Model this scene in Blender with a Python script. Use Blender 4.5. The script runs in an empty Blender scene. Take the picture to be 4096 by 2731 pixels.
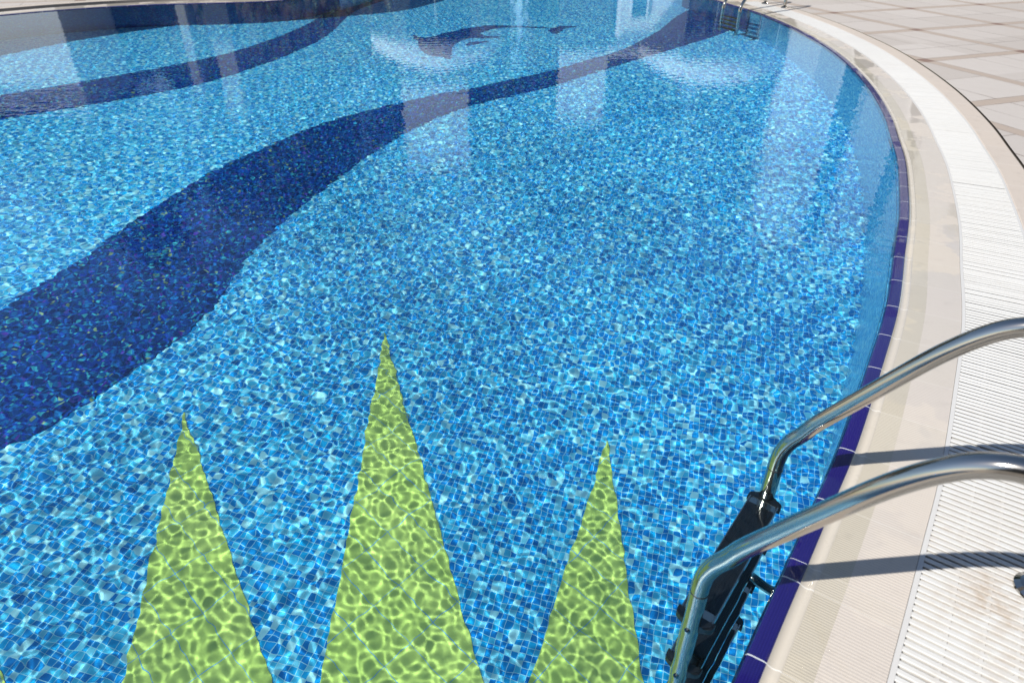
import bpy, bmesh, math, random
import numpy as np
from mathutils import Vector, Matrix
random.seed(4)
rng = np.random.default_rng(11)
SC = bpy.context.scene
COL = SC.collection

# ------------------------------------------------------------------ camera
PITCH, ROLL, CAM_H = 0.588355896, 0.0123658508, 1.37593553
fw = Vector((0, math.cos(PITCH), -math.sin(PITCH)))
up0 = Vector((0, math.sin(PITCH), math.cos(PITCH)))
rt0 = Vector((1, 0, 0))
rt = rt0 * math.cos(ROLL) + up0 * math.sin(ROLL)
up = -rt0 * math.sin(ROLL) + up0 * math.cos(ROLL)
cd = bpy.data.cameras.new("camera")
cam = bpy.data.objects.new("camera", cd)
COL.objects.link(cam)
M3 = Matrix((rt, up, -fw)).transposed()
cam.matrix_world = Matrix.Translation((0, 0, CAM_H)) @ M3.to_4x4()
cd.sensor_width = 36.0
cd.lens = 24.0
cd.clip_start = 0.05
cd.clip_end = 2000
cd.dof.use_dof = True
cd.dof.focus_distance = 2.75
cd.dof.aperture_fstop = 3.5
SC.camera = cam

# ------------------------------------------------------------------ world and sun
SUN_TO = Vector((-0.879, -0.522, 1.0)).normalized()
world = bpy.data.worlds.new("World")
SC.world = world
world.use_nodes = True
wn = world.node_tree.nodes
bg = wn["Background"]
sky = wn.new("ShaderNodeTexSky")
sky.sky_type = 'NISHITA'
sky.sun_disc = False
sky.sun_elevation = math.asin(SUN_TO.z)
sky.sun_rotation = math.atan2(SUN_TO.x, SUN_TO.y)
sky.air_density = 1.0
sky.dust_density = 0.4
world.node_tree.links.new(sky.outputs[0], bg.inputs[0])
bg.inputs[1].default_value = 0.09
sd = bpy.data.lights.new("sun", 'SUN')
sd.energy = 4.6
sd.angle = math.radians(0.5)
sd.color = (1.0, 0.965, 0.91)
sd.cycles.is_caustics_light = True
sun = bpy.data.objects.new("sun", sd)
COL.objects.link(sun)
sun.rotation_euler = SUN_TO.to_track_quat('Z', 'Y').to_euler()
sun.location = (-5, -4, 8)

SC.view_settings.view_transform = 'Standard'
SC.view_settings.look = 'None'
SC.view_settings.exposure = 0.55
SC.view_settings.gamma = 1.0
SC.view_settings.use_curve_mapping = False
SC.render.engine = 'CYCLES'
cy = SC.cycles
cy.max_bounces = 10
cy.transmission_bounces = 8
cy.glossy_bounces = 4
cy.diffuse_bounces = 3
cy.caustics_refractive = True
cy.caustics_reflective = False
cy.blur_glossy = 0.3
cy.sample_clamp_indirect = 60.0
cy.use_denoising = True

# ------------------------------------------------------------------ helpers
def tag(o, label=None, cat=None, group=None, kind=None):
    if label: o["label"] = label
    if cat: o["category"] = cat
    if group: o["group"] = group
    if kind: o["kind"] = kind
    return o

def empty(name, loc=(0, 0, 0)):
    o = bpy.data.objects.new(name, None)
    COL.objects.link(o)
    o.location = loc
    o.empty_display_size = 0.2
    return o

def mesh_np(name, V, F, mat, parent=None, uv=None, smooth=False, wet=False):
    me = bpy.data.meshes.new(name)
    V = np.asarray(V, dtype=np.float32)
    F = np.asarray(F, dtype=np.int32)
    k = F.shape[1]
    me.vertices.add(len(V)); me.vertices.foreach_set("co", V.ravel())
    me.loops.add(F.size); me.loops.foreach_set("vertex_index", F.ravel())
    me.polygons.add(len(F))
    me.polygons.foreach_set("loop_start", np.arange(0, F.size, k, dtype=np.int32))
    me.polygons.foreach_set("loop_total", np.full(len(F), k, dtype=np.int32))
    me.update(calc_edges=True)
    if uv is not None:
        l = me.uv_layers.new(name="UVMap")
        l.data.foreach_set("uv", np.asarray(uv, dtype=np.float32)[F.ravel()].ravel())
    me.polygons.foreach_set("use_smooth", np.full(len(F), bool(smooth)))
    me.materials.append(mat)
    o = bpy.data.objects.new(name, me)
    COL.objects.link(o)
    if parent: o.parent = parent
    if wet: o.cycles.is_caustics_receiver = True
    return o

def bm_obj(name, bm, mat, parent=None, smooth=False, wet=False):
    me = bpy.data.meshes.new(name)
    bmesh.ops.recalc_face_normals(bm, faces=bm.faces[:])
    bm.to_mesh(me); bm.free()
    if smooth:
        for p in me.polygons: p.use_smooth = True
    me.materials.append(mat)
    o = bpy.data.objects.new(name, me)
    COL.objects.link(o)
    if parent: o.parent = parent
    if wet: o.cycles.is_caustics_receiver = True
    return o

def add_box(bm, c, ax, ay, az, hx, hy, hz, bevel=0.0):
    """box with unit axes and half sizes"""
    c, ax, ay, az = Vector(c), Vector(ax), Vector(ay), Vector(az)
    vs = []
    for sz in (-1, 1):
        for sx, sy in ((-1, -1), (1, -1), (1, 1), (-1, 1)):
            vs.append(bm.verts.new(c + ax * hx * sx + ay * hy * sy + az * hz * sz))
    q = [(0, 3, 2, 1), (4, 5, 6, 7), (0, 1, 5, 4), (1, 2, 6, 5), (2, 3, 7, 6), (3, 0, 4, 7)]
    fs = [bm.faces.new([vs[i] for i in f]) for f in q]
    if bevel > 0:
        es = list({e for f in fs for e in f.edges})
        bmesh.ops.bevel(bm, geom=es, offset=bevel, segments=2, affect='EDGES', profile=0.5)

def add_tube(bm, pts, r, seg=20, caps=True):
    pts = [Vector(p) for p in pts]
    n = len(pts)
    tg = []
    for i in range(n):
        a = pts[max(i - 1, 0)]; b = pts[min(i + 1, n - 1)]
        tg.append((b - a).normalized())
    ref = Vector((0.3, 0.2, 1)).cross(tg[0])
    if ref.length < 1e-3: ref = Vector((1, 0, 0))
    nn = (ref - tg[0] * ref.dot(tg[0])).normalized()
    rings = []
    rr = r if isinstance(r, (list, tuple)) else [r] * n
    for i in range(n):
        nn = (nn - tg[i] * nn.dot(tg[i])).normalized()
        bb = tg[i].cross(nn)
        rings.append([bm.verts.new(pts[i] + (nn * math.cos(2 * math.pi * k / seg) + bb * math.sin(2 * math.pi * k / seg)) * rr[i]) for k in range(seg)])
    for i in range(n - 1):
        for k in range(seg):
            bm.faces.new([rings[i][k], rings[i][(k + 1) % seg], rings[i + 1][(k + 1) % seg], rings[i + 1][k]])
    if caps:
        bm.faces.new(rings[0][::-1]); bm.faces.new(rings[-1])

def catmull(P, per=12, closed=False):
    P = [np.array(p, float) for p in P]
    n = len(P); out = []
    rngi = range(n) if closed else range(n - 1)
    for i in rngi:
        p0 = P[(i - 1) % n] if closed or i > 0 else 2 * P[0] - P[1]
        p1 = P[i]; p2 = P[(i + 1) % n]
        p3 = P[(i + 2) % n] if closed or i + 2 < n else 2 * P[-1] - P[-2]
        a = 0.5  # centripetal
        t0 = 0; t1 = t0 + max(np.linalg.norm(p1 - p0), 1e-6) ** a
        t2 = t1 + max(np.linalg.norm(p2 - p1), 1e-6) ** a; t3 = t2 + max(np.linalg.norm(p3 - p2), 1e-6) ** a
        for t in np.linspace(t1, t2, per, endpoint=False):
            A1 = (t1 - t) / (t1 - t0) * p0 + (t - t0) / (t1 - t0) * p1
            A2 = (t2 - t) / (t2 - t1) * p1 + (t - t1) / (t2 - t1) * p2
            A3 = (t3 - t) / (t3 - t2) * p2 + (t - t2) / (t3 - t2) * p3
            B1 = (t2 - t) / (t2 - t0) * A1 + (t - t0) / (t2 - t0) * A2
            B2 = (t3 - t) / (t3 - t1) * A2 + (t - t1) / (t3 - t1) * A3
            out.append((t2 - t) / (t2 - t1) * B1 + (t - t1) / (t2 - t1) * B2)
    if not closed: out.append(P[-1])
    return np.array(out)

# ------------------------------------------------------------------ materials
class MT:
    def __init__(s, name):
        s.m = bpy.data.materials.new(name); s.m.use_nodes = True
        s.t = s.m.node_tree; s.n = s.t.nodes; s.l = s.t.links
        s.b = s.n["Principled BSDF"]
    def node(s, k, **kw):
        x = s.n.new(k)
        for a, v in kw.items(): setattr(x, a, v)
        return x
    def put(s, sock, v):
        if hasattr(v, "is_output"): s.l.new(v, sock)
        elif v is not None: sock.default_value = v
    def math(s, op, a, b=None, c=None, clamp=False):
        x = s.node("ShaderNodeMath", operation=op, use_clamp=clamp)
        s.put(x.inputs[0], a)
        if b is not None: s.put(x.inputs[1], b)
        if c is not None: s.put(x.inputs[2], c)
        return x.outputs[0]
    def mix(s, f, a, b, kind='MIX'):
        x = s.node("ShaderNodeMix", data_type='RGBA', blend_type=kind)
        s.put(x.inputs[0], f)
        s.put(x.inputs[6], (*a, 1) if isinstance(a, tuple) else a)
        s.put(x.inputs[7], (*b, 1) if isinstance(b, tuple) else b)
        return x.outputs[2]
    def noise(s, vec, scale, detail=3.0, rough=0.55):
        x = s.node("ShaderNodeTexNoise"); s.put(x.inputs["Vector"], vec)
        x.inputs["Scale"].default_value = scale; x.inputs["Detail"].default_value = detail
        x.inputs["Roughness"].default_value = rough
        return x.outputs[0]
    def ramp(s, v, stops, interp='LINEAR'):
        x = s.node("ShaderNodeValToRGB"); s.put(x.inputs[0], v)
        cr = x.color_ramp; cr.interpolation = interp
        while len(cr.elements) < len(stops): cr.elements.new(0.5)
        for e, (p, c) in zip(cr.elements, stops):
            e.position = p; e.color = (*c, 1) if isinstance(c, tuple) else (c, c, c, 1)
        return x.outputs[0]
    def uv(s): return s.node("ShaderNodeTexCoord").outputs["UV"]
    def obj(s): return s.node("ShaderNodeTexCoord").outputs["Object"]
    def sep(s, v):
        x = s.node("ShaderNodeSeparateXYZ"); s.put(x.inputs[0], v); return x.outputs
    def comb(s, a, b, c=0.0):
        x = s.node("ShaderNodeCombineXYZ"); s.put(x.inputs[0], a); s.put(x.inputs[1], b); s.put(x.inputs[2], c); return x.outputs[0]
    def white(s, v):
        x = s.node("ShaderNodeTexWhiteNoise", noise_dimensions='3D'); s.put(x.inputs["Vector"], v); return x.outputs
    def bump(s, h, strength, dist):
        x = s.node("ShaderNodeBump"); s.put(x.inputs["Height"], h)
        x.inputs["Strength"].default_value = strength; x.inputs["Distance"].default_value = dist
        s.l.new(x.outputs[0], s.b.inputs["Normal"]); return x.outputs[0]
    def set(s, **kw):
        for k, v in kw.items():
            key = {"color": "Base Color", "rough": "Roughness", "metal": "Metallic", "coat": "Coat Weight", "coat_rough": "Coat Roughness",
                   "spec": "Specular IOR Level", "ior": "IOR", "trans": "Transmission Weight"}[k]
            s.put(s.b.inputs[key], (*v, 1) if isinstance(v, tuple) else v)
        return s

def grid_line(m, x, pitch, width, phase=0.0):
    """1 near multiples of pitch"""
    a = m.math('DIVIDE', m.math('ADD', x, phase), pitch)
    f = m.math('FRACT', a)
    d = m.math('MINIMUM', f, m.math('SUBTRACT', 1.0, f))
    return m.math('LESS_THAN', d, width * 0.5 / pitch)

def mosaic(name, stops, grout, pitch=0.0285, line=0.0022, rough=0.25):
    m = MT(name)
    x, y, _ = m.sep(m.uv())
    cell = m.comb(m.math('FLOOR', m.math('DIVIDE', x, pitch)), m.math('FLOOR', m.math('DIVIDE', y, pitch)))
    w = m.white(cell)
    col = m.ramp(w[0], stops, 'CONSTANT')
    # slight glaze variation, chip to chip
    v2 = m.sep(w[1])
    col = m.mix(m.math('MULTIPLY', v2[1], 0.15), col, (0.02, 0.38, 0.70))
    g = m.math('MAXIMUM', grid_line(m, x, pitch, line), grid_line(m, y, pitch, line))
    col = m.mix(g, col, grout)
    m.set(color=col, rough=rough)
    return m.m

M = {}
M['mosaic'] = mosaic('blue_mosaic', [(0, (0.001, 0.22, 0.66)), (0.22, (0.002, 0.29, 0.74)), (0.44, (0.004, 0.40, 0.82)), (0.60, (0.07, 0.58, 0.90)), (0.78, (0.20, 0.73, 0.95)), (0.92, (0.42, 0.86, 0.95))], (0.40, 0.80, 0.93), pitch=0.0262, line=0.0021)
M['wall_tile'] = mosaic('wall_mosaic', [(0, (0.005, 0.27, 0.68)), (0.30, (0.02, 0.38, 0.76)), (0.55, (0.16, 0.60, 0.88)), (0.80, (0.34, 0.76, 0.92))], (0.32, 0.72, 0.88), pitch=0.0262, line=0.0018)
M['navy'] = mosaic('navy_mosaic', [(0, (0.002, 0.003, 0.10)), (0.33, (0.003, 0.008, 0.20)), (0.55, (0.004, 0.03, 0.32)), (0.74, (0.008, 0.12, 0.38)), (0.87, (0.04, 0.32, 0.40)), (0.93, (0.08, 0.02, 0.34)), (0.975, (0.22, 0.30, 0.12))], (0.015, 0.08, 0.30), pitch=0.0155, line=0.0012)  # sparse cyan, violet and olive chips stand in for rainbow glints of light

def lattice_uv(m, ang):
    x, y, z = m.sep(m.obj())
    c, s_ = math.cos(ang), math.sin(ang)
    u = m.math('ADD', m.math('MULTIPLY', x, c), m.math('MULTIPLY', y, s_))
    v = m.math('SUBTRACT', m.math('MULTIPLY', y, c), m.math('MULTIPLY', x, s_))
    return u, v

def green_mat():
    m = MT('green_tile')
    u, v = lattice_uv(m, math.radians(-43))
    cell = m.comb(m.math('FLOOR', m.math('DIVIDE', u, 0.226)), m.math('FLOOR', m.math('DIVIDE', v, 0.1265)))
    w = m.white(cell)
    col = m.mix(w[0], (0.58, 0.77, 0.17), (0.64, 0.81, 0.20))
    g = m.math('MAXIMUM', grid_line(m, u, 0.226, 0.0026), grid_line(m, v, 0.1265, 0.0026))
    col = m.mix(g, col, (0.12, 0.42, 0.75))
    m.set(color=col, rough=0.25)
    return m.m
M['green'] = green_mat()

def water_mat():
    m = MT('water')
    m.n.remove(m.b)
    g = m.node("ShaderNodeBsdfGlass"); g.inputs["IOR"].default_value = 1.333; g.inputs["Roughness"].default_value = 0.0
    g.inputs["Color"].default_value = (0.88, 0.985, 1.0, 1)
    m.l.new(g.outputs[0], m.n["Material Output"].inputs[0])
    return m.m
M['water'] = water_mat()

def simple(name, color, rough, metal=0.0, var=0.08, scale=8.0, bump=0.0, **kw):
    m = MT(name)
    nz = m.noise(m.obj(), scale, 4)
    c2 = tuple(max(0, c * (1 - var * 2)) for c in color)
    m.set(color=m.mix(nz, color, c2), rough=m.math('ADD', m.math('MULTIPLY', nz, 0.12), rough - 0.04), metal=metal, **kw)
    if bump: m.bump(m.noise(m.obj(), scale * 6, 3), bump, 0.002)
    return m.m

def steel():
    m = MT('polished_steel')
    n1 = m.noise(m.obj(), 60, 3); n2 = m.noise(m.obj(), 9, 3)
    m.set(color=m.mix(n2, (0.50, 0.475, 0.435), (0.40, 0.38, 0.345)), metal=1.0, rough=m.math('ADD', m.math('MULTIPLY', n2, 0.10), 0.04))
    m.bump(n1, 0.05, 0.001)
    return m.m
M['steel'] = steel()
M['rubber'] = simple('black_plastic', (0.008, 0.008, 0.011), 0.45, var=0.2, scale=40)
M['white_plastic'] = simple('white_plastic', (0.546, 0.532, 0.510), 0.35, var=0.05, scale=6)
TILE = 0.2475

def tile_mat(name, c1, c2, joint, pitch=TILE, jw=0.003, rough=0.3, ridge=None, ridge_h=0.0006, coat=0.0, stain=0.22, cross=None, dotcol=None, film=None):
    m = MT(name)
    x, y, _ = m.sep(m.uv())
    w = m.white(m.comb(m.math('FLOOR', m.math('DIVIDE', x, pitch)), 3.0))
    nz = m.noise(m.obj(), 5.0, 5)
    col = m.mix(m.math('ADD', m.math('MULTIPLY', w[0], 0.5), m.math('MULTIPLY', nz, 0.5)), c1, c2)
    st = m.ramp(m.noise(m.obj(), 14.0, 5, 0.7), [(0.55, 0.0), (0.75, 1.0)])
    col = m.mix(m.math('MULTIPLY', st, stain), col, tuple(c * 0.6 for c in c1))
    h = None
    if ridge:
        f = m.math('SINE', m.math('MULTIPLY', y, 2 * math.pi / ridge)); h = f
    if cross:
        f2 = m.math('SINE', m.math('MULTIPLY', x, 2 * math.pi / cross))
        h = m.math('MULTIPLY', h, m.math('ADD', m.math('MULTIPLY', f2, 0.35), 0.65)) if h is not None else f2
    if dotcol:
        dd = m.math('MULTIPLY', m.math('GREATER_THAN', m.math('SINE', m.math('MULTIPLY', y, 2 * math.pi / ridge)), 0.55),
                    m.math('GREATER_THAN', m.math('SINE', m.math('MULTIPLY', x, 2 * math.pi / cross)), -0.2))
        col = m.mix(m.math('MULTIPLY', dd, 0.6), col, dotcol)
    j = grid_line(m, x, pitch, jw)
    col = m.mix(j, col, joint)
    m.set(color=col, rough=m.math('ADD', m.math('MULTIPLY', nz, 0.15), rough - 0.05))
    if h is not None: m.bump(m.math('MULTIPLY', h, m.math('SUBTRACT', 1.0, j)), 0.5, ridge_h)
    if film:
        fm = m.ramp(m.noise(m.obj(), 2.3, 4, 0.6), [(film - 0.015, 0.0), (film + 0.015, 1.0)])
        m.set(coat=fm, coat_rough=0.03)
        b2 = m.node("ShaderNodeBump"); m.put(b2.inputs["Height"], m.noise(m.obj(), 30, 3)); b2.inputs["Strength"].default_value = 0.12; b2.inputs["Distance"].default_value = 0.002
        m.l.new(b2.outputs[0], m.b.inputs["Coat Normal"])
    elif coat: m.set(coat=coat, coat_rough=0.03)
    return m.m
M['purple'] = tile_mat('handgrip_tile', (0.006, 0.003, 0.077), (0.011, 0.005, 0.118), (0.5, 0.52, 0.54), rough=0.3, ridge=0.0062, ridge_h=0.0012, cross=0.006, dotcol=(0.014, 0.012, 0.14), stain=0.0, jw=0.0034, film=0.42)
M['lip'] = tile_mat('lip_tile', (0.519, 0.469, 0.391), (0.473, 0.423, 0.350), (0.68, 0.65, 0.59), rough=0.25, jw=0.0035, film=0.40)
M['ribbed'] = tile_mat('ribbed_tile', (0.419, 0.373, 0.291), (0.473, 0.428, 0.350), (0.56, 0.52, 0.45), rough=0.35, cross=0.0075, ridge_h=0.0005, jw=0.0022, film=0.47)
M['smooth'] = tile_mat('smooth_tile', (0.519, 0.460, 0.405), (0.496, 0.446, 0.378), (0.58, 0.54, 0.48), rough=0.28, jw=0.0022, cross=0.009, ridge_h=0.0004, film=0.47)
M['edge_stone'] = tile_mat('edge_stone', (0.482, 0.414, 0.350), (0.446, 0.391, 0.341), (0.55, 0.51, 0.46), pitch=0.36, jw=0.003, rough=0.55, stain=0.5)
M['gutter'] = simple('gutter_lining', (0.07, 0.05, 0.035), 0.7, var=0.25, scale=12)
M['gap'] = simple('mossy_gap', (0.035, 0.028, 0.018), 0.9, var=0.3, scale=30)

def grate_mat():
    m = MT('grate_plastic')
    x, y, _ = m.sep(m.obj())
    nz = m.noise(m.obj(), 1.6, 4, 0.65); n2 = m.noise(m.obj(), 25, 4, 0.7)
    near = m.math('MULTIPLY', m.math('SUBTRACT', 1.75, y, clamp=True), 1.3, clamp=True)
    st = m.math('MULTIPLY', m.ramp(nz, [(0.42, 0.0), (0.68, 1.0)]), m.ramp(n2, [(0.35, 0.0), (0.7, 1.0)]))
    col = m.mix(m.math('MULTIPLY', st, m.math('ADD', m.math('MULTIPLY', near, 0.75), 0.1)), (0.564, 0.555, 0.532), (0.36, 0.26, 0.165))
    m.set(color=col, rough=0.35)
    return m.m
M['grate'] = grate_mat()

def deck_mat():
    m = MT('paving')
    x, y, z = m.sep(m.obj())
    O = (6.76646136, 11.0504579); P = 1.34741463
    a = math.atan2(-1.254455, 0.49180162)
    c, s_ = math.cos(a), math.sin(a)
    xs = m.math('SUBTRACT', x, O[0]); ys = m.math('SUBTRACT', y, O[1])
    u = m.math('DIVIDE', m.math('ADD', m.math('MULTIPLY', xs, c), m.math('MULTIPLY', ys, s_)), P)
    v = m.math('DIVIDE', m.math('SUBTRACT', m.math('MULTIPLY', ys, c), m.math('MULTIPLY', xs, s_)), P)
    wob = m.noise(m.obj(), 1.1, 2)
    u = m.math('ADD', u, m.math('MULTIPLY', m.math('SUBTRACT', wob, 0.5), 0.012))
    fu = m.math('FRACT', m.math('ADD', u, 0.5)); fv = m.math('FRACT', m.math('ADD', v, 0.5))
    bw = 0.046
    du = m.math('ABSOLUTE', m.math('SUBTRACT', fu, 0.5)); dv = m.math('ABSOLUTE', m.math('SUBTRACT', fv, 0.5))
    bu = m.math('LESS_THAN', du, bw); bv = m.math('LESS_THAN', dv, bw)
    band = m.math('MAXIMUM', bu, bv); cross = m.math('MULTIPLY', bu, bv)
    # stones inside each bay: halves one way, uneven split the other way, decided per bay
    cellv = m.comb(m.math('FLOOR', u), m.math('FLOOR', v))
    w = m.sep(m.white(cellv)[1])
    gu = m.math('FRACT', u); gv = m.math('FRACT', v)
    lw = 0.0035
    su = m.math('ADD', 0.5, m.math('MULTIPLY', m.math('GREATER_THAN', w[0], 0.6), 0.16))
    l1 = m.math('LESS_THAN', m.math('ABSOLUTE', m.math('SUBTRACT', gu, su)), lw)
    sv = m.math('ADD', 0.5, m.math('MULTIPLY', m.math('GREATER_THAN', w[1], 0.5), 0.17))
    l2 = m.math('LESS_THAN', m.math('ABSOLUTE', m.math('SUBTRACT', gv, sv)), lw)
    e1 = m.math('LESS_THAN', m.math('ABSOLUTE', m.math('SUBTRACT', du, bw)), lw * 0.8)
    e2 = m.math('LESS_THAN', m.math('ABSOLUTE', m.math('SUBTRACT', dv, bw)), lw * 0.8)
    l3 = m.math('LESS_THAN', m.math('ABSOLUTE', m.math('SUBTRACT', gv, m.math('SUBTRACT', sv, 0.25))), lw * 0.7)
    l3 = m.math('MULTIPLY', l3, m.math('LESS_THAN', gu, su))
    lines = m.math('MAXIMUM', m.math('MULTIPLY', m.math('MAXIMUM', m.math('MAXIMUM', l1, l3), l2), m.math('SUBTRACT', 1.0, band)), m.math('MAXIMUM', e1, e2))
    sc = m.comb(m.math('FLOOR', m.math('MULTIPLY', u, 2.0)), m.math('FLOOR', m.math('MULTIPLY', v, 2.0)), 7.0)
    tone = m.white(sc)[0]
    col = m.mix(tone, (0.405, 0.364, 0.328), (0.482, 0.441, 0.405))
    cloud = m.noise(m.obj(), 3.0, 6, 0.65)
    col = m.mix(m.math('MULTIPLY', cloud, 0.35), col, (0.346, 0.305, 0.268))
    bt = m.mix(m.noise(m.obj(), 6, 4), (0.382, 0.314, 0.259), (0.332, 0.268, 0.218))
    col = m.mix(band, col, bt)
    col = m.mix(cross, col, (0.20, 0.125, 0.095))
    dirt = m.ramp(m.noise(m.obj(), 1.7, 5, 0.7), [(0.35, 0.25), (0.62, 1.0)])
    col = m.mix(m.math('MULTIPLY', lines, dirt), col, (0.12, 0.085, 0.065))
    col = m.mix(m.math('MULTIPLY', m.ramp(m.noise(m.obj(), 9, 6, 0.75), [(0.58, 0.0), (0.8, 1.0)]), 0.35), col, (0.36, 0.28, 0.22))
    m.set(color=col, rough=m.math('ADD', m.math('MULTIPLY', cloud, 0.2), 0.42))
    m.bump(m.math('ADD', m.math('MULTIPLY', lines, -1.0), m.math('MULTIPLY', m.noise(m.obj(), 60, 4), 0.2)), 0.5, 0.003)
    return m.m
M['deck'] = deck_mat()

# ------------------------------------------------------------------ pool outline (outer edge of the dark blue handgrip tile)
near = [(0.594, 0.896), (0.735, 1.097), (0.876, 1.300), (1.016, 1.501), (1.28, 1.92), (1.54, 2.35), (1.77, 2.79), (2.0, 3.23), (2.21, 3.68),
        (2.41, 4.14), (2.58, 4.60), (2.75, 5.07), (3.0, 5.93), (3.20, 6.89), (3.31, 7.73), (3.34, 8.40), (3.34, 8.96), (3.30, 9.63), (3.23, 10.16), (3.11, 10.65), (2.97, 11.25)]
far_ = [(2.8, 12.1), (2.5, 13.2), (1.5, 14.4), (0.0, 14.8), (-1.4, 14.2), (-2.3, 12.9), (-2.75, 11.6), (-3.394, 10.631), (-4.92, 10.11), (-5.69, 9.666), (-6.30, 9.105),
        (-7.0, 8.1), (-7.6, 6.4), (-7.8, 4.2), (-7.2, 2.0), (-5.8, 0.0), (-3.9, -1.2), (-2.2, -1.55), (-0.95, -1.2), (-0.25, -0.38), (0.17, 0.27)]
ring = catmull(near + far_, per=40, closed=True)
def resample(P, step):
    Q = np.vstack([P, P[:1]]); d = np.linalg.norm(np.diff(Q, axis=0), axis=1); s = np.r_[0, np.cumsum(d)]
    n = int(round(s[-1] / step)); t = np.linspace(0, s[-1], n, endpoint=False)
    return np.c_[np.interp(t, s, Q[:, 0]), np.interp(t, s, Q[:, 1])], s[-1] / n
ring, STEP = resample(ring, 0.02)
for _ in range(6):  # light smoothing
    ring = 0.25 * np.roll(ring, 1, 0) + 0.5 * ring + 0.25 * np.roll(ring, -1, 0)
i0 = int(np.argmin(np.linalg.norm(ring - [0.735, 1.097], axis=1)))
ring = np.roll(ring, -i0, axis=0)            # arc length 0 at a tile joint; runs away from the camera along the right edge
NR = len(ring)
tan_ = np.roll(ring, -1, 0) - np.roll(ring, 1, 0); tan_ /= np.linalg.norm(tan_, axis=1)[:, None]
nor = np.c_[tan_[:, 1], -tan_[:, 0]]         # outward
if ((ring[0] + nor[0]) - ring[0]) @ np.array([1, -0.6]) < 0: nor = -nor
sarc = np.arange(NR) * STEP

def strip(name, profile, mat, parent=None, s0=None, s1=None, smooth=False, wet=False, vz=False, jitter=0.0):
    """sweep a cross-section [(n, z), ...] along the ring (all of it, or arc s0..s1)"""
    if s0 is None: idx = list(range(NR)) + [0]
    else:
        a = int(round(s0 / STEP)); b = int(round(s1 / STEP)); idx = [i % NR for i in range(a, b + 1)]
    base_s = 0.0 if s0 is None else int(round(s0 / STEP)) * STEP
    V = []; UV = []
    acc = [0.0]
    for j in range(1, len(profile)): acc.append(acc[-1] + math.dist(profile[j - 1], profile[j]))
    for k, i in enumerate(idx):
        for j, (n_, z_) in enumerate(profile):
            p = ring[i] + nor[i] * n_
            V.append((p[0], p[1], z_)); UV.append((base_s + k * STEP, acc[j] if not vz else z_))
    m_ = len(profile); F = []
    for k in range(len(idx) - 1):
        for j in range(m_ - 1):
            a = k * m_ + j
            F.append((a, a + m_, a + m_ + 1, a + 1))
    return mesh_np(name, V, F, mat, parent, UV, smooth, wet)

# ------------------------------------------------------------------ deck, pool shell
ZW = -0.007; DEPTH = 1.6; ZF = ZW - DEPTH
cen = np.array([-2.0, 5.5])
inner = ring + nor * 0.66
R_OUT = 90.0
outer = []
for p in inner:
    d = p - cen; d /= np.linalg.norm(d); outer.append(cen + d * R_OUT)
V = []; F = []
nlev = 5
for lv in range(nlev):
    f = (lv / (nlev - 1)) ** 3
    for p, q in zip(inner, outer):
        w_ = p * (1 - f) + q * f; V.append((w_[0], w_[1], 0.004))
for lv in range(nlev - 1):
    for i in range(NR):
        a = lv * NR + i; b = lv * NR + (i + 1) % NR
        F.append((a, b, b + NR, a + NR))
deck = mesh_np('pool_deck', V, F, M['deck']); tag(deck, kind='structure')
gapo = strip('deck_gap', [(0.63, -0.012), (0.68, -0.012)], M['gap']); tag(gapo, kind='structure')

# pool floor: fan inside ring
fl_ring = ring + nor * -0.05
ang = math.radians(-16)
def rotuv(V):
    V = np.asarray(V)[:, :2]; c, s_ = math.cos(ang), math.sin(ang)
    return np.c_[V[:, 0] * c + V[:, 1] * s_, -V[:, 0] * s_ + V[:, 1] * c] + 40.0
V = [(cen[0], cen[1], ZF)] + [(p[0], p[1], ZF) for p in fl_ring]
F = [(0, 1 + i, 1 + (i + 1) % NR) for i in range(NR)]
fl = mesh_np('pool_floor', V, F, M['mosaic'], uv=rotuv(V), wet=True); tag(fl, kind='structure')
wl = strip('pool_wall', [(-0.0505, -0.095), (-0.0505, -0.85), (-0.0505, ZF - 0.01)], M['wall_tile'], vz=True, wet=True); tag(wl, kind='structure')

def poly_inlay(name, P, z, mat, label, group=None, cat='mosaic'):
    bm = bmesh.new()
    vs = [bm.verts.new((x, y, z)) for x, y in P]
    bm.faces.new(vs)
    bmesh.ops.triangulate(bm, faces=bm.faces[:])
    me = bpy.data.meshes.new(name)
    for f in bm.faces:
        if f.normal.z < 0: f.normal_flip()
    bm.to_mesh(me); bm.free()
    uvl = me.uv_layers.new(name="UVMap")
    co = np.array([me.vertices[l.vertex_index].co[:] for l in me.loops])
    uvl.data.foreach_set("uv", rotuv(co).astype(np.float32).ravel())
    me.materials.append(mat)
    o = bpy.data.objects.new(name, me); COL.objects.link(o)
    o.cycles.is_caustics_receiver = True
    tag(o, label, cat, group)
    return o
def ext(apex, a, b, k):
    A = np.array(apex); return [tuple(A), tuple(A + (np.array(a) - A) * k), tuple(A + (np.array(b) - A) * k)]
ZI = ZF + 0.004
GRP = 'green tile spikes on the pool floor'
poly_inlay('floor_mosaic', ext((-0.757, 3.40), (-0.703, 1.412), (-0.093, 1.429), 1.35), ZI, M['green'], 'tallest lime green tile spike on the blue pool floor, middle of the four', GRP)
poly_inlay('floor_mosaic', ext((-1.675, 2.70), (-1.412, 1.376), (-0.878, 1.405), 1.45), ZI, M['green'], 'lime green tile spike on the pool floor just below the wide navy band', GRP)
poly_inlay('floor_mosaic', ext((0.493, 2.62), (0.08, 1.431), (0.512, 1.431), 1.4), ZI, M['green'], 'slimmest lime green tile spike, nearest the submerged ladder treads', GRP)
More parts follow.
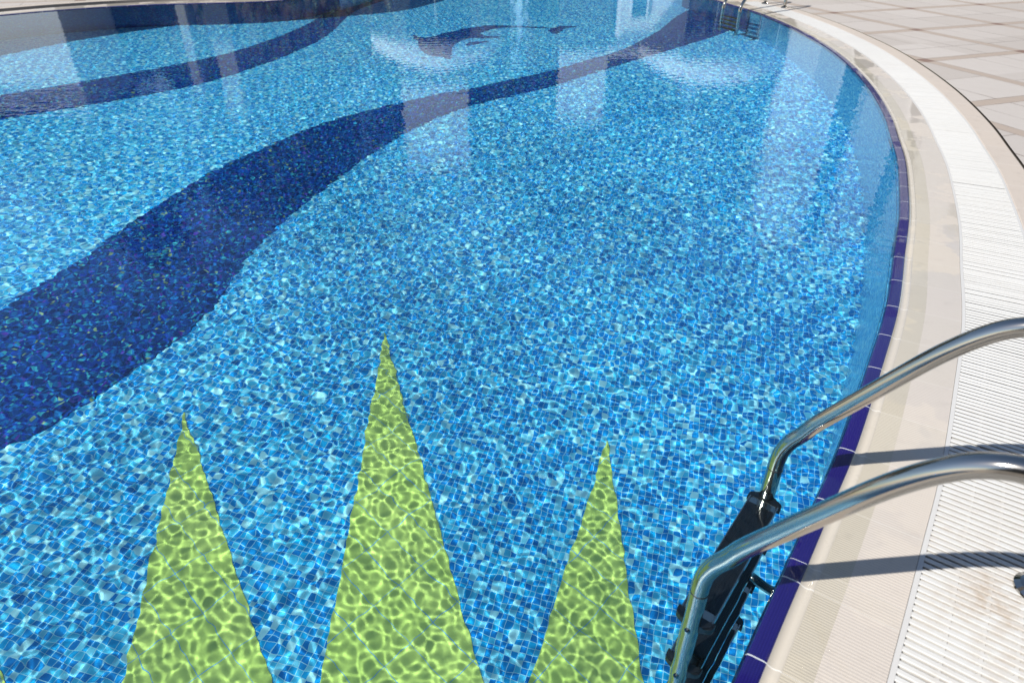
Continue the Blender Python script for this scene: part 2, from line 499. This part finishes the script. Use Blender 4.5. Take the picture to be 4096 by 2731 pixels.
poly_inlay('floor_mosaic', ext((-2.60, 2.05), (-2.35, 1.10), (-1.803, 1.349), 1.02), ZI, M['green'], 'lime green spike cut off by the lower left corner of the picture', GRP)

b1u = [(-3.30, 2.55), (-3.10, 2.90), (-3.006, 3.194), (-2.961, 3.362), (-2.866, 3.696), (-2.756, 3.96), (-2.714, 4.296), (-2.611, 4.619), (-2.449, 5.213), (-2.253, 5.569), (-2.035, 5.965), (-1.82, 6.352), (-1.414, 6.797), (-1.141, 6.97), (-0.908, 7.228), (-0.563, 7.42), (-0.296, 7.629), (-0.017, 7.881), (0.427, 8.155), (0.871, 8.739), (1.149, 8.893), (1.486, 9.42), (1.871, 10.074), (2.154, 10.669), (2.419, 11.414), (2.78, 12.036), (3.3, 12.9)]
b1l = [(-3.0, 1.75), (-2.7, 2.02), (-2.472, 2.292), (-2.406, 2.379), (-2.353, 2.426), (-2.261, 2.52), (-2.164, 2.709), (-2.049, 2.948), (-1.913, 3.194), (-1.838, 3.395), (-1.783, 3.697), (-1.777, 4.031), (-1.733, 4.273), (-1.655, 4.541), (-1.57, 4.835), (-1.436, 5.128), (-1.286, 5.618), (-1.085, 5.998), (-0.897, 6.369), (-0.643, 6.727), (-0.443, 6.922), (-0.147, 7.2), (0.215, 7.425), (0.552, 7.74), (1.091, 8.354), (1.318, 8.55), (1.882, 9.127), (2.433, 9.713), (2.692, 9.982), (3.05, 10.45), (3.379, 10.926), (3.9, 11.7)]
b2u = [(-6.2, 5.2), (-5.5, 6.1), (-5.114, 6.594), (-4.983, 6.78), (-4.845, 6.974), (-4.5, 7.299), (-4.154, 7.712), (-3.836, 8.079), (-3.503, 8.515), (-3.207, 9.219), (-2.962, 10.175), (-2.87, 10.979), (-2.90, 11.9), (-3.06, 13.0)]
b2l = [(-5.9, 4.6), (-5.1, 5.6), (-4.73, 5.99), (-4.587, 6.126), (-4.336, 6.365), (-3.91, 6.719), (-3.467, 7.17), (-3.16, 7.547), (-2.893, 8.187), (-2.604, 9.001), (-2.461, 9.804), (-2.503, 10.846), (-2.495, 11.443), (-2.343, 12.086), (-1.999, 13.112)]
def band(a, b):
    def sm(P):
        C = catmull(P, 8)
        for _ in range(40): C[1:-1] = 0.25 * C[:-2] + 0.5 * C[1:-1] + 0.25 * C[2:]
        return C
    A = sm(a); B = sm(b)
    return [tuple(p) for p in A] + [tuple(p) for p in B[::-1]]
poly_inlay('floor_mosaic', band(b1u, b1l), ZI, M['navy'], 'wide navy mosaic band winding across the pool floor up to the far ladder', 'navy mosaic bands on the pool floor')
poly_inlay('floor_mosaic', band(b2u, b2l), ZI, M['navy'], 'narrower navy mosaic band curving along the far left of the pool floor', 'navy mosaic bands on the pool floor')
dol = [(-1.376, 9.885), (-1.333, 9.853), (-1.286, 9.785), (-1.201, 9.722), (-1.117, 9.798), (-0.981, 10.025), (-0.834, 10.186), (-0.747, 10.324), (-0.606, 10.437), (-0.447, 10.553), (-0.198, 10.602), (0.052, 10.56), (0.3, 10.518), (0.498, 10.48), (0.565, 10.499), (0.637, 10.617), (0.771, 10.624), (0.888, 10.63), (0.874, 10.547), (0.745, 10.476), (0.658, 10.392), (0.633, 10.221), (0.553, 10.067), (0.484, 10.138), (0.441, 10.288), (0.495, 10.424), (0.299, 10.437), (0.052, 10.455), (-0.195, 10.44), (-0.385, 10.239), (-0.505, 10.021), (-0.421, 9.918), (-0.294, 9.875), (-0.106, 9.887), (-0.26, 9.786), (-0.414, 9.742), (-0.569, 9.746), (-0.643, 9.692), (-0.713, 9.586), (-0.774, 9.385), (-0.8, 9.134), (-0.764, 8.596), (-0.833, 8.672), (-0.924, 8.748), (-1.011, 8.77), (-1.108, 8.877), (-1.185, 9.047), (-1.228, 9.226), (-1.258, 9.415), (-1.258, 9.547), (-1.292, 9.578), (-1.338, 9.642)]
fin = [(-0.637, 9.343), (-0.615, 9.473), (-0.513, 9.546), (-0.363, 9.608), (-0.346, 9.556), (-0.448, 9.458), (-0.534, 9.369), (-0.621, 9.319)]
dm = poly_inlay('dolphin_mosaic', dol, ZI, M['navy'], 'dark leaping dolphin shape set in the far pool floor')
f2 = poly_inlay('fin', fin, ZI, M['navy'], None, cat=None); f2.parent = dm
# the navy band climbs the wall by the far ladder
def s_of2(x, y): return int(np.argmin(np.linalg.norm(ring - [x, y], axis=1))) * STEP
sfar = int(np.argmin(np.linalg.norm(ring - [3.30, 10.2], axis=1))) * STEP
wb = strip('wall_mosaic', [(-0.0535, -0.095), (-0.0535, ZF + 0.006)], M['navy'], s0=sfar + 0.0, s1=sfar + 2.2, vz=True, wet=True)
tag(wb, 'navy mosaic panel on the pool wall behind the far ladder', 'mosaic')

sA = s_of2(-2.75, 11.6); sC = s_of2(-7.4, 7.0)
wc = strip('wall_mosaic', [(-0.0535, -0.095), (-0.0535, ZF + 0.006)], M['navy'], s0=sA, s1=sC, vz=True, wet=True)  # navy tile here paints the shade of this wall into its colour
tag(wc, 'far left pool wall under the cream rim, shade painted as a navy mosaic panel', 'mosaic')

# ------------------------------------------------------------------ overflow edge
cp = empty('overflow_edge', (float(ring[0][0]), float(ring[0][1]), 0))
cp.location = (0, 0, 0)
tag(cp, 'curved tiled overflow rim of dark blue and cream tiles along the right of the pool', 'pool edge')
strip('handgrip_strip', [(-0.050, -0.10), (-0.048, -0.030), (-0.046, -0.012), (-0.041, -0.004), (-0.033, -0.0015), (-0.006, 0.0005), (0.0, -0.001)], M['purple'], cp, smooth=False, wet=True)
strip('lip_strip', [(0.0, -0.001), (0.004, -0.004), (0.012, -0.0065), (0.020, -0.006), (0.028, -0.002), (0.033, -0.0035)], M['lip'], cp, smooth=True)
strip('ribbed_strip', [(0.033, -0.0035), (0.06, -0.0025), (0.094, -0.0015)], M['ribbed'], cp)
strip('smooth_strip', [(0.094, -0.0012), (0.15, 0.0005), (0.218, 0.002), (0.218, -0.12)], M['smooth'], cp)
strip('edging_strip', [(0.503, -0.12), (0.503, 0.003), (0.507, 0.005), (0.64, 0.005), (0.646, 0.001), (0.646, -0.03)], M['edge_stone'], cp)
strip('gutter', [(0.218, -0.11), (0.503, -0.11)], M['gutter'], cp)

# grate sections (each one lifts out)
G0, G1 = 0.2185, 0.5025
def grate_section(s0, s1, label):
    t = empty('overflow_grate'); tag(t, label, 'grate', 'white slatted grates over the overflow channel')
    e = 0.002
    strip('frame_bar', [(G0 + .0005, -0.03), (G0 + .0005, 0.0035), (G0 + 0.012, 0.0035), (G0 + 0.012, -0.03)], M['white_plastic'], t, s0=s0 + e, s1=s1 - e)
    strip('frame_bar', [(G1 - 0.012, -0.03), (G1 - 0.012, 0.0035), (G1 - .0005, 0.0035), (G1 - .0005, -0.03)], M['white_plastic'], t, s0=s0 + e, s1=s1 - e)
    V = []; F = []
    n = int((s1 - s0 - 0.01) / 0.0206)
    pitch = (s1 - s0 - 0.006) / n
    def at(s_):
        k = s_ / STEP; i = int(math.floor(k)); f = k - i
        p = ring[i % NR] * (1 - f) + ring[(i + 1) % NR] * f; q = nor[i % NR] * (1 - f) + nor[(i + 1) % NR] * f
        return p, q / np.linalg.norm(q)
    def bar(p, ax, ay, h0, h1, w, zt, zb, ch=0.0015):
        # rounded-top bar running along ax from h0 to h1
        prof = [(-0.0022, zb), (-0.0022, zt - 0.0038), (-w, zt - 0.0030), (-w, zt - ch), (-w + ch, zt), (w - ch, zt), (w, zt - ch), (w, zt - 0.0030), (0.0022, zt - 0.0038), (0.0022, zb)]
        b = len(V)
        for h in (h0, h1):
            for (a_, z_) in prof: q = p + ax * h + ay * a_; V.append((q[0], q[1], z_))
        m_ = len(prof)
        for j in range(m_ - 1): F.append((b + j, b + j + 1, b + m_ + j + 1, b + m_ + j))
    for k in range(n):
        s_ = s0 + 0.003 + (k + 0.5) * pitch
        p, q = at(s_); tt = np.array([-q[1], q[0]])
        dz = random.uniform(-0.0006, 0.0006)
        bar(p, q, tt, G0 + 0.0122, G1 - 0.0122, 0.0070, 0.004 + dz, -0.026)
    mesh_np('slats', V, F, M['grate'], t)
    for cn in (0.305, 0.375, 0.44):
        strip('cross_rod', [(cn - 0.004, -0.016), (cn - 0.004, -0.003), (cn + 0.004, -0.003), (cn + 0.004, -0.016)], M['white_plastic'], t, s0=s0 + 0.01, s1=s1 - 0.01)
    return t
def s_of(x, y): return int(np.argmin(np.linalg.norm(ring - [x, y], axis=1))) * STEP
sB1 = s_of(2.49 - .2, 3.83); sB2 = s_of(3.31 - .25, 6.16)
sec = sB2 - sB1
labels = {-2: 'brown stained white grate section nearest the camera, under the chrome rails', -1: 'clean white grate section between the foreground rails and the first cross seam',
          0: 'white grate section on the middle of the curve, starting at the visible cross seam', 1: 'white grate section beyond the second cross seam, short of the far ladder',
          2: 'most distant white grate section, around the far ladder posts'}
for k in (-2, -1, 0, 1, 2):
    a_ = sB1 + k * sec; b_ = a_ + sec
    grate_section(a_, b_, labels[k])

# ------------------------------------------------------------------ water
def build_water():
    def axis(lo, hi, sp):
        out = [lo]
        while out[-1] < hi: out.append(out[-1] + sp(out[-1]))
        return np.array(out)
    X = axis(-8.0, 3.6, lambda x: 0.0068 if x > -3.2 else 0.014)
    Y = axis(-1.7, 15.0, lambda y: 0.014 if y < -0.3 else (0.0068 if y < 3.8 else 0.0068 + (y - 3.8) * 0.0025))
    gx, gy = np.meshgrid(X, Y, indexing='ij')
    h = np.zeros_like(gx); 
    K = 84
    lam = np.exp(rng.uniform(np.log(0.030), np.log(0.14), K))
    th = rng.uniform(0, 2 * np.pi, K); ph = rng.uniform(0, 2 * np.pi, K)
    # slow warping so that no wave train repeats across the pool
    wx = gx + 0.05 * np.sin(1.3 * gy + 0.4) + 0.03 * np.sin(3.1 * gx + 1.7 * gy)
    wy = gy + 0.05 * np.sin(1.1 * gx + 1.1) + 0.03 * np.sin(2.3 * gy - 2.9 * gx + 2.0)
    for l_, t_, p_ in zip(lam, th, ph):
        k = 2 * np.pi / l_
        slope = WAVE * (l_ / 0.1) ** -0.15 / math.sqrt(K / 2)
        calm = 1.0 + 0.30 * np.sin(0.9 * gx + 1.3 * gy + p_) * np.sin(1.6 * gx - 0.8 * gy + t_)
        h += calm * (slope / k) * np.sin(k * (wx * math.cos(t_) + wy * math.sin(t_)) + p_)
    nx, ny = gx.shape
    # keep only what lies inside the outline
    poly = ring + nor * -0.043
    px, py = poly[:, 0], poly[:, 1]; qx, qy = np.roll(px, -1), np.roll(py, -1)
    inside = np.zeros(gx.shape, bool)
    for j, yv in enumerate(Y):
        c = (py > yv) != (qy > yv)
        xs = np.sort(px[c] + (yv - py[c]) / (qy[c] - py[c]) * (qx[c] - px[c]))
        cnt = np.searchsorted(xs, X); inside[:, j] = cnt % 2 == 1
    ins = inside.copy()
    for a in (-1, 1):
        ins |= np.roll(inside, a, 0) | np.roll(inside, a, 1)
    cell = ins[:-1, :-1] & ins[1:, :-1] & ins[1:, 1:] & ins[:-1, 1:]
    I, J = np.nonzero(cell)
    idx = np.arange(nx * ny).reshape(nx, ny)
    F = np.c_[idx[I, J], idx[I + 1, J], idx[I + 1, J + 1], idx[I, J + 1]]
    used = np.unique(F); remap = np.full(nx * ny, -1); remap[used] = np.arange(len(used))
    V = np.c_[gx.ravel(), gy.ravel(), (ZW + h).ravel()][used]
    o = mesh_np('water', V, remap[F], M['water'], smooth=True)
    o.cycles.is_caustics_caster = True
    tag(o, kind='structure')
    print('water verts', len(V), 'slope-ish', np.abs(np.diff(h, axis=0)).mean() / 0.01)
    return o
WAVE = 0.0088
build_water()

# ------------------------------------------------------------------ ladders
RAIL = [(-0.181, -1.18), (-0.181, -0.6), (-0.181, 0.02), (-0.181, 0.075), (-0.177, 0.11), (-0.163, 0.15), (-0.14, 0.19), (-0.119, 0.232), (-0.058, 0.328), (0.013, 0.438),
        (0.062, 0.512), (0.098, 0.560), (0.135, 0.602), (0.17, 0.632), (0.21, 0.652), (0.26, 0.660), (0.32, 0.645), (0.375, 0.605), (0.42, 0.54), (0.445, 0.45), (0.45, 0.35), (0.45, 0.006)]
def ladder(base, foot, label, span=0.631):
    """base/foot: two plan points each, (near rail, far rail)"""
    t = empty('pool_ladder', (float(base[0][0]), float(base[0][1]), 0)); tag(t, label, 'ladder', 'chrome pool ladders')
    off = Vector(t.location)
    ax = [None, None]
    rails = []
    for k in range(2):
        b = np.array(base[k]); f_ = np.array(foot[k]); d = f_ - b; L = np.linalg.norm(d); d /= L
        C = catmull([(n_, z_) for n_, z_ in RAIL], 5)
        pts = [Vector((b[0] + d[0] * (n_ + 0.181) / span * L, b[1] + d[1] * (n_ + 0.181) / span * L, z_)) - off for n_, z_ in C]
        bm = bmesh.new(); add_tube(bm, pts, 0.0212, 28)
        rail = bm_obj('rail', bm, M['steel'], t, smooth=True, wet=True)
        # seam ring near the water
        bm = bmesh.new(); c0 = Vector((b[0], b[1], 0.047)) - off
        add_tube(bm, [c0 - Vector((0, 0, .0015)), c0 + Vector((0, 0, .0015))], 0.0218, 28)
        bm_obj('seam_ring', bm, M['rubber'], rail, smooth=True)
        # foot flange with two screws
        bm = bmesh.new(); c1 = Vector((f_[0], f_[1], 0)) - off
        add_tube(bm, [c1 + Vector((0, 0, .004)), c1 + Vector((0, 0, .010)), c1 + Vector((0, 0, .018)), c1 + Vector((0, 0, .022))], [0.047, 0.047, 0.036, 0.024], 32)
        bm_obj('flange', bm, M['steel'], rail, smooth=False)
        dv = Vector((d[0], d[1], 0)); sv = Vector((-d[1], d[0], 0))
        for sg in (-1, 1):
            bm = bmesh.new(); c2 = c1 + sv * sg * 0.038 + Vector((0, 0, .012))
            add_tube(bm, [c2, c2 + Vector((0, 0, .009))], 0.007, 6)
            bm_obj('screw', bm, M['steel'], rail)
        # wall bumper: bent tube from the rail back to the pool wall
        bm = bmesh.new(); q = Vector((b[0], b[1], -0.62)) - off
        P = catmull([tuple(q), tuple(q + dv * 0.03 + Vector((0, 0, -.004))), tuple(q + dv * 0.07 + Vector((0, 0, -.02))), tuple(q + dv * 0.125 + Vector((0, 0, -.03)))], 6)
        add_tube(bm, [Vector(p_) for p_ in P], 0.017, 16)
        bm_obj('wall_stop', bm, M['steel'], rail, smooth=True, wet=True)
    b0, b1 = Vector((base[0][0], base[0][1], 0)), Vector((base[1][0], base[1][1], 0))
    sx = (b1 - b0).normalized(); W = (b1 - b0).length
    ny_ = Vector((sx.y, -sx.x, 0)); mid = (b0 + b1) / 2 - off
    for k in range(4):
        z = -0.115 - 0.27 * k
        c = mid + Vector((0, 0, z)) + ny_ * 0.002
        Z_ = Vector((0, 0, 1)); HW = 0.041
        bm = bmesh.new()
        add_box(bm, c, sx, ny_, Z_, W / 2 - 0.020, HW - 0.003, 0.011, 0.002)
        # turned-up steel lips along both long edges
        for sg in (-1, 1): add_box(bm, c + ny_ * sg * (HW - 0.0018) + Z_ * 0.002, sx, ny_, Z_, W / 2 - 0.022, 0.0018, 0.014)
        st = bm_obj('tread', bm, M['steel'], t, wet=True)
        bm = bmesh.new()
        add_box(bm, c + Z_ * 0.013, sx, ny_, Z_, W / 2 - 0.052, HW - 0.006, 0.003)
        for j in range(9): add_box(bm, c + Z_ * 0.0165 + ny_ * (j - 4) * 0.009, sx, ny_, Z_, W / 2 - 0.056, 0.0022, 0.0010)
        bm_obj('grip_pad', bm, M['rubber'], st, wet=True)
        for sg in (-1, 1):
            bm = bmesh.new(); add_box(bm, c + sx * sg * (W / 2 - 0.038) + Z_ * 0.0125, sx, ny_, Z_, 0.012, HW - 0.008, 0.0012)
            bm_obj('bracket', bm, M['steel'], st, wet=True)
        for sg in (-1, 1):
            bm = bmesh.new()
            e = c + sx * sg * (W / 2 - 0.018)
            hp = []
            for a in range(0, 13):
                aa = math.pi * a / 12 - math.pi / 2
                hp.append((0.022 * math.cos(aa) ** 0.8 if abs(a - 6) < 6 else 0.0, 0.047 * math.sin(aa)))
            hp = [(0.0, -0.047)] + hp[1:-1] + [(0.0, 0.047)]
            Pn_ = hp + [(-0.012, 0.047), (-0.012, -0.047)]
            lo = [bm.verts.new(e + sx * sg * x_ + ny_ * y_ + Z_ * -0.019) for x_, y_ in Pn_]
            hi = [bm.verts.new(e + sx * sg * x_ + ny_ * y_ + Z_ * 0.017) for x_, y_ in Pn_]
            bm.faces.new(lo); bm.faces.new(hi)
            for i in range(len(lo)): bm.faces.new([lo[i], lo[(i + 1) % len(lo)], hi[(i + 1) % len(lo)], hi[i]])
            bmesh.ops.bevel(bm, geom=[e_ for e_ in bm.edges if abs(e_.verts[0].co.z - e_.verts[1].co.z) < 1e-6], offset=0.005, segments=2, affect='EDGES')
            bm_obj('end_cap', bm, M['rubber'], st, wet=True)
            bm = bmesh.new()
            q = mid + sx * sg * (W / 2 + 0.0205) + Z_ * z
            add_tube(bm, [q, q + sx * sg * 0.004, q + sx * sg * 0.007], [0.008, 0.008, 0.004], 12)
            bm_obj('bolt', bm, M['steel'], st, smooth=False, wet=True)
    return t

T_ = np.array([0.57016, 0.82153]); N_ = np.array([0.82153, -0.57016]); P0 = np.array([0.7355, 1.0974])
nb = [P0 + N_ * -0.181 + T_ * -0.268, P0 + N_ * -0.165 + T_ * 0.232]
nf = [b + N_ * 0.625 for b in nb]
ladder(nb, nf, 'chrome pool ladder in the foreground with black treads going down into the water')
fb = [(2.7235, 9.918), (2.860, 9.622)]; ff = [(3.561, 10.84), (3.715, 10.46)]
ladder(fb, ff, 'small chrome pool ladder at the far end of the curved edge')

# ------------------------------------------------------------------ garden and buildings mirrored in the water, some added to darken reflections
def foliage_mat():
    m = MT('leaves')
    w = m.noise(m.obj(), 0.9, 3)
    m.set(color=m.mix(w, (0.028, 0.055, 0.014), (0.06, 0.10, 0.03)), rough=0.6)
    return m.m
M['leaf'] = foliage_mat()
M['bark'] = simple('bark', (0.16, 0.11, 0.08), 0.9, var=0.3, scale=5)
M['stucco'] = simple('white_stucco', (0.50, 0.50, 0.50), 0.8, var=0.05, scale=3)
M['glass'] = simple('dark_glass', (0.03, 0.04, 0.05), 0.08, var=0.1, scale=2)
M['canvas'] = simple('white_canvas', (0.50, 0.50, 0.49), 0.8, var=0.03, scale=3)

def tree(x, y, h, r, label, seed):
    g = np.random.default_rng(seed)
    t = empty('garden_tree', (x, y, 0)); tag(t, label, 'tree', 'trees beyond the pool')
    bm = bmesh.new()
    add_tube(bm, [(0, 0, 0), (0.1, 0.05, h * 0.2), (0.05, -0.1, h * 0.45), (0.15, 0, h * 0.8)], [0.28, 0.2, 0.15, 0.05], 10)
    for k in range(7):
        a = k * 2.4; z0 = h * (0.25 + 0.07 * k)
        add_tube(bm, [(0.06, 0, z0), (math.cos(a) * r * .4, math.sin(a) * r * .4, z0 + h * .1), (math.cos(a) * r * .75, math.sin(a) * r * .75, z0 + h * .16)], [0.1, 0.06, 0.02], 7)
    bm_obj('trunk', bm, M['bark'], t, smooth=True)
    n = 5200
    nb_ = 26
    cc = g.normal(size=(nb_, 3)); cc /= np.linalg.norm(cc, axis=1)[:, None]
    cc = cc * g.uniform(0.35, 0.8, (nb_, 1)) * [r, r, h * 0.40] + [0, 0, h * 0.58]
    k = g.integers(0, nb_, n); d = g.normal(size=(n, 3)); d /= np.linalg.norm(d, axis=1)[:, None]
    P = cc[k] + d * (g.uniform(0.35, 1.0, (n, 1)) ** 0.5) * r * 0.42
    P[:, 2] = np.maximum(P[:, 2], 0.35)
    a = g.normal(size=(n, 3)); a /= np.linalg.norm(a, axis=1)[:, None]
    b = np.cross(a, g.normal(size=(n, 3))); b /= np.linalg.norm(b, axis=1)[:, None]
    s_ = g.uniform(0.10, 0.24, (n, 1))
    V = np.concatenate([P - a * s_, P + b * s_ * .6, P + a * s_, P - b * s_ * .6]).reshape(4, n, 3).transpose(1, 0, 2).reshape(-1, 3)
    mesh_np('crown', V, np.arange(4 * n).reshape(n, 4), M['leaf'], t)
    return t
sides = ['far left', 'left of the pavilion', 'behind the pavilion', 'behind the slim columns', 'behind the left parasol', 'behind the tall pillar', 'behind the broad pillar', 'behind the right parasol', 'left of the white block', 'behind the white block', 'far right']
xs = [-25, -20.5, -16, -11.8, -7.5, -3.2, 1.0, 5.2, 9.5, 14, 19]
for i, (xx, nm) in enumerate(zip(xs, sides)):
    tree(xx, 27 + (i % 2) * 2.2, 11.5 + (i * 37 % 5) * 0.6, 3.3, 'dense green garden tree ' + nm + ' beyond the pool', 50 + i)
for i, (xx, yy, nm) in enumerate([(17, 12, 'nearest the deck corner'), (19, 5, 'level with the grate'), (18, -2, 'behind the photographer on the right')]):  # trees added out of view so the rails mirror something dark
    tree(xx, yy, 10, 3.2, 'green tree added unseen at the right of the deck for the rail reflections, ' + nm, 80 + i)

def block(bm, x0, x1, y0, y1, z0, z1, bev=0.03):
    add_box(bm, ((x0 + x1) / 2, (y0 + y1) / 2, (z0 + z1) / 2), (1, 0, 0), (0, 1, 0), (0, 0, 1), (x1 - x0) / 2, (y1 - y0) / 2, (z1 - z0) / 2, bev)

M['stone'] = simple('dark_stone', (0.05, 0.05, 0.045), 0.8, var=0.2, scale=4)
M['grey'] = simple('grey_render', (0.26, 0.25, 0.23), 0.8, var=0.1, scale=3)
def pillar(x0, x1, h, label, zb=0.25, mat='stucco'):
    t = empty('stucco_pillar', ((x0 + x1) / 2, 22, 0)); tag(t, label, 'pillar', 'white pillars beyond the pool')
    w = (x1 - x0) / 2
    bm = bmesh.new(); block(bm, -w, w, 0, 0.6, zb, h - 0.15); bm_obj('shaft', bm, M[mat], t)
    bm = bmesh.new(); block(bm, -w - .06, w + .06, -0.06, 0.66, 0.0, zb - 0.001); bm_obj('base', bm, M['stone'], t)
    bm = bmesh.new(); block(bm, -w - .06, w + .06, -0.06, 0.66, h - 0.149, h); bm_obj('capital', bm, M[mat], t)
pillar(-10.0, -9.7, 4.2, 'slim grey pillar left of its wider neighbour beyond the pool', 0.3, 'grey')
pillar(-9.1, -8.5, 4.8, 'grey pillar to the right of the slimmest one beyond the pool', 2.6, 'grey')
pillar(-3.55, -1.45, 6.6, 'tallest and broad white pillar on a dark stone base beyond the pool', 3.75)
pillar(1.35, 2.8, 4.9, 'broad white pillar right of the tallest one beyond the pool', 2.75)

def building(x0, x1, y0, y1, h, wins, label):
    t = empty('white_building', (x0, y0, 0)); tag(t, label, 'building')
    bm = bmesh.new(); block(bm, 0, x1 - x0, 0, y1 - y0, 0, h); bm_obj('wall', bm, M['stucco'], t)
    bm = bmesh.new(); block(bm, -0.2, x1 - x0 + 0.2, -0.25, y1 - y0 + 0.2, h + 0.002, h + 0.22); bm_obj('roof', bm, M['stucco'], t)
    for (a, b, c, d) in wins:
        bm = bmesh.new(); block(bm, a - x0, b - x0, -0.03, 0.05, c, d, 0.01); w = bm_obj('window', bm, M['glass'], t)
        bm = bmesh.new()
        block(bm, a - x0 - .06, a - x0 - .001, -0.06, 0.02, c - .06, d + .06, 0.01); block(bm, b - x0 + .001, b - x0 + .06, -0.06, 0.02, c - .06, d + .06, 0.01)
        block(bm, a - x0, b - x0, -0.06, 0.02, d + .001, d + .06, 0.01); block(bm, a - x0, b - x0, -0.10, 0.02, c - .06, c - .001, 0.01)
        bm_obj('frame', bm, M['stucco'], w)
building(-21, -13.5, 22, 25, 4.4, [(-19.6, -18.6, 1.0, 3.2), (-16.6, -16.2, 3.0, 3.9)], 'low white pavilion with dark windows beyond the far left edge of the pool')
building(9.15, 14.5, 22, 27, 9.6, [(10.05, 10.75, 0.2, 9.2), (12.2, 12.6, 3.0, 9.0)], 'tall white building with a dark full height glass strip beyond the far right edge')
building(2.95, 4.9, 21.4, 23, 2.5, [(3.3, 3.7, 1.1, 1.7)], 'small white pool hut beyond the pool')

def parasol(x, y, r, zt, label):
    t = empty('parasol', (x, y, 0)); tag(t, label, 'parasol', 'white parasols beyond the pool')
    bm = bmesh.new(); add_tube(bm, [(0, 0, 0.08), (0, 0, zt + 0.06)], 0.03, 12); bm_obj('pole', bm, M['steel'], t)
    bm = bmesh.new(); add_tube(bm, [(0, 0, 0.004), (0, 0, 0.08)], [0.32, 0.30], 24); bm_obj('base', bm, M['bark'], t)
    V = [(0, 0, zt)]; F = []
    n = 32
    for j, (rr, dz) in enumerate([(0.35, 0.10), (0.7, 0.28), (1.0, 0.55), (1.0, 0.78)]):
        for k in range(n):
            a = 2 * math.pi * k / n; sag = 0.03 * abs(math.sin(4 * a)) * rr
            V.append((rr * r * math.cos(a), rr * r * math.sin(a), zt - dz * 1.3 + sag * 1.5))
    F = [(0, 1 + k, 1 + (k + 1) % n, 1 + (k + 1) % n) for k in range(n)]
    V = np.array(V); tri = [(0, 1 + k, 1 + (k + 1) % n) for k in range(n)]
    for j in range(3):
        for k in range(n):
            a = 1 + j * n + k; b = 1 + j * n + (k + 1) % n
            tri += [(a, a + n, b + n), (a, b + n, b)]
    o = mesh_np('canopy', V, tri, M['canvas'], t)
    md = o.modifiers.new('thick', 'SOLIDIFY'); md.thickness = 0.01
parasol(-2.2, 20.5, 1.8, 3.0, 'open white parasol standing in front of the tallest pillar')
parasol(5.5, 20.5, 2.0, 3.3, 'open white parasol between the pool hut and the tall white building')

def hedge(x0, x1, y, h, label, seed):  # unseen foliage row, added to block pale sky between the trunks in reflections
    g = np.random.default_rng(seed); t = empty('hedge', (x0, y, 0)); tag(t, label, 'hedge', 'added hedges keeping pale sky out of the reflections')
    bm = bmesh.new(); block(bm, 0.2, x1 - x0 - 0.2, -0.35, 0.35, 0, h - 0.25, 0.1); bm_obj('stems', bm, M['bark'], t)
    n = int((x1 - x0) * h * 130)
    P = np.c_[g.uniform(0, x1 - x0, n), g.choice([-1, 1], n) * g.uniform(0.3, 0.6, n), g.uniform(0.05, h, n)]
    top = g.random(n) < 0.2; P[top, 1] = g.uniform(-0.5, 0.5, top.sum()); P[top, 2] = h + g.uniform(-0.15, 0.15, top.sum())
    a = g.normal(size=(n, 3)); a /= np.linalg.norm(a, axis=1)[:, None]
    b = np.cross(a, g.normal(size=(n, 3))); b /= np.linalg.norm(b, axis=1)[:, None]
    s_ = g.uniform(0.07, 0.14, (n, 1))
    V = np.concatenate([P - a * s_, P + b * s_ * .6, P + a * s_, P - b * s_ * .6]).reshape(4, n, 3).transpose(1, 0, 2).reshape(-1, 3)
    mesh_np('foliage', V, np.arange(4 * n).reshape(n, 4), M['leaf'], t)
hedge(-34, 0, 25.4, 4.2, 'long dark hedge added unseen beyond the pool on the left to darken reflections', 5)
hedge(0.2, 30, 25.2, 4.2, 'long dark hedge added unseen beyond the pool on the right to darken reflections', 6)
# windowed brown building, added behind the camera to darken what the rails reflect
M['ochre'] = simple('brown_render', (0.17, 0.13, 0.10), 0.85, var=0.15, scale=2)
t = empty('added_dark_building', (-9, -9, 0)); tag(t, 'long brown building with dark windows, added unseen behind the camera to darken rail reflections', 'building')
bm = bmesh.new(); block(bm, 0, 30, -6, 0, 0, 9.5); bm_obj('wall', bm, M['ochre'], t)
bm = bmesh.new(); block(bm, -0.3, 30.3, -6.3, 0.5, 9.502, 9.8); bm_obj('roof', bm, M['stucco'], t)
for fl_ in range(3):
    for k in range(9):
        bm = bmesh.new(); block(bm, 1 + 3.2 * k, 2.9 + 3.2 * k, -0.04, 0.03, 0.7 + 3.1 * fl_, 2.7 + 3.1 * fl_, 0.01); w = bm_obj('window', bm, M['glass'], t)
        bm = bmesh.new(); block(bm, 0.9 + 3.2 * k, 3.0 + 3.2 * k, 0.0, 0.12, 0.58 + 3.1 * fl_, 0.698 + 3.1 * fl_, 0.01); bm_obj('sill', bm, M['stucco'], w)
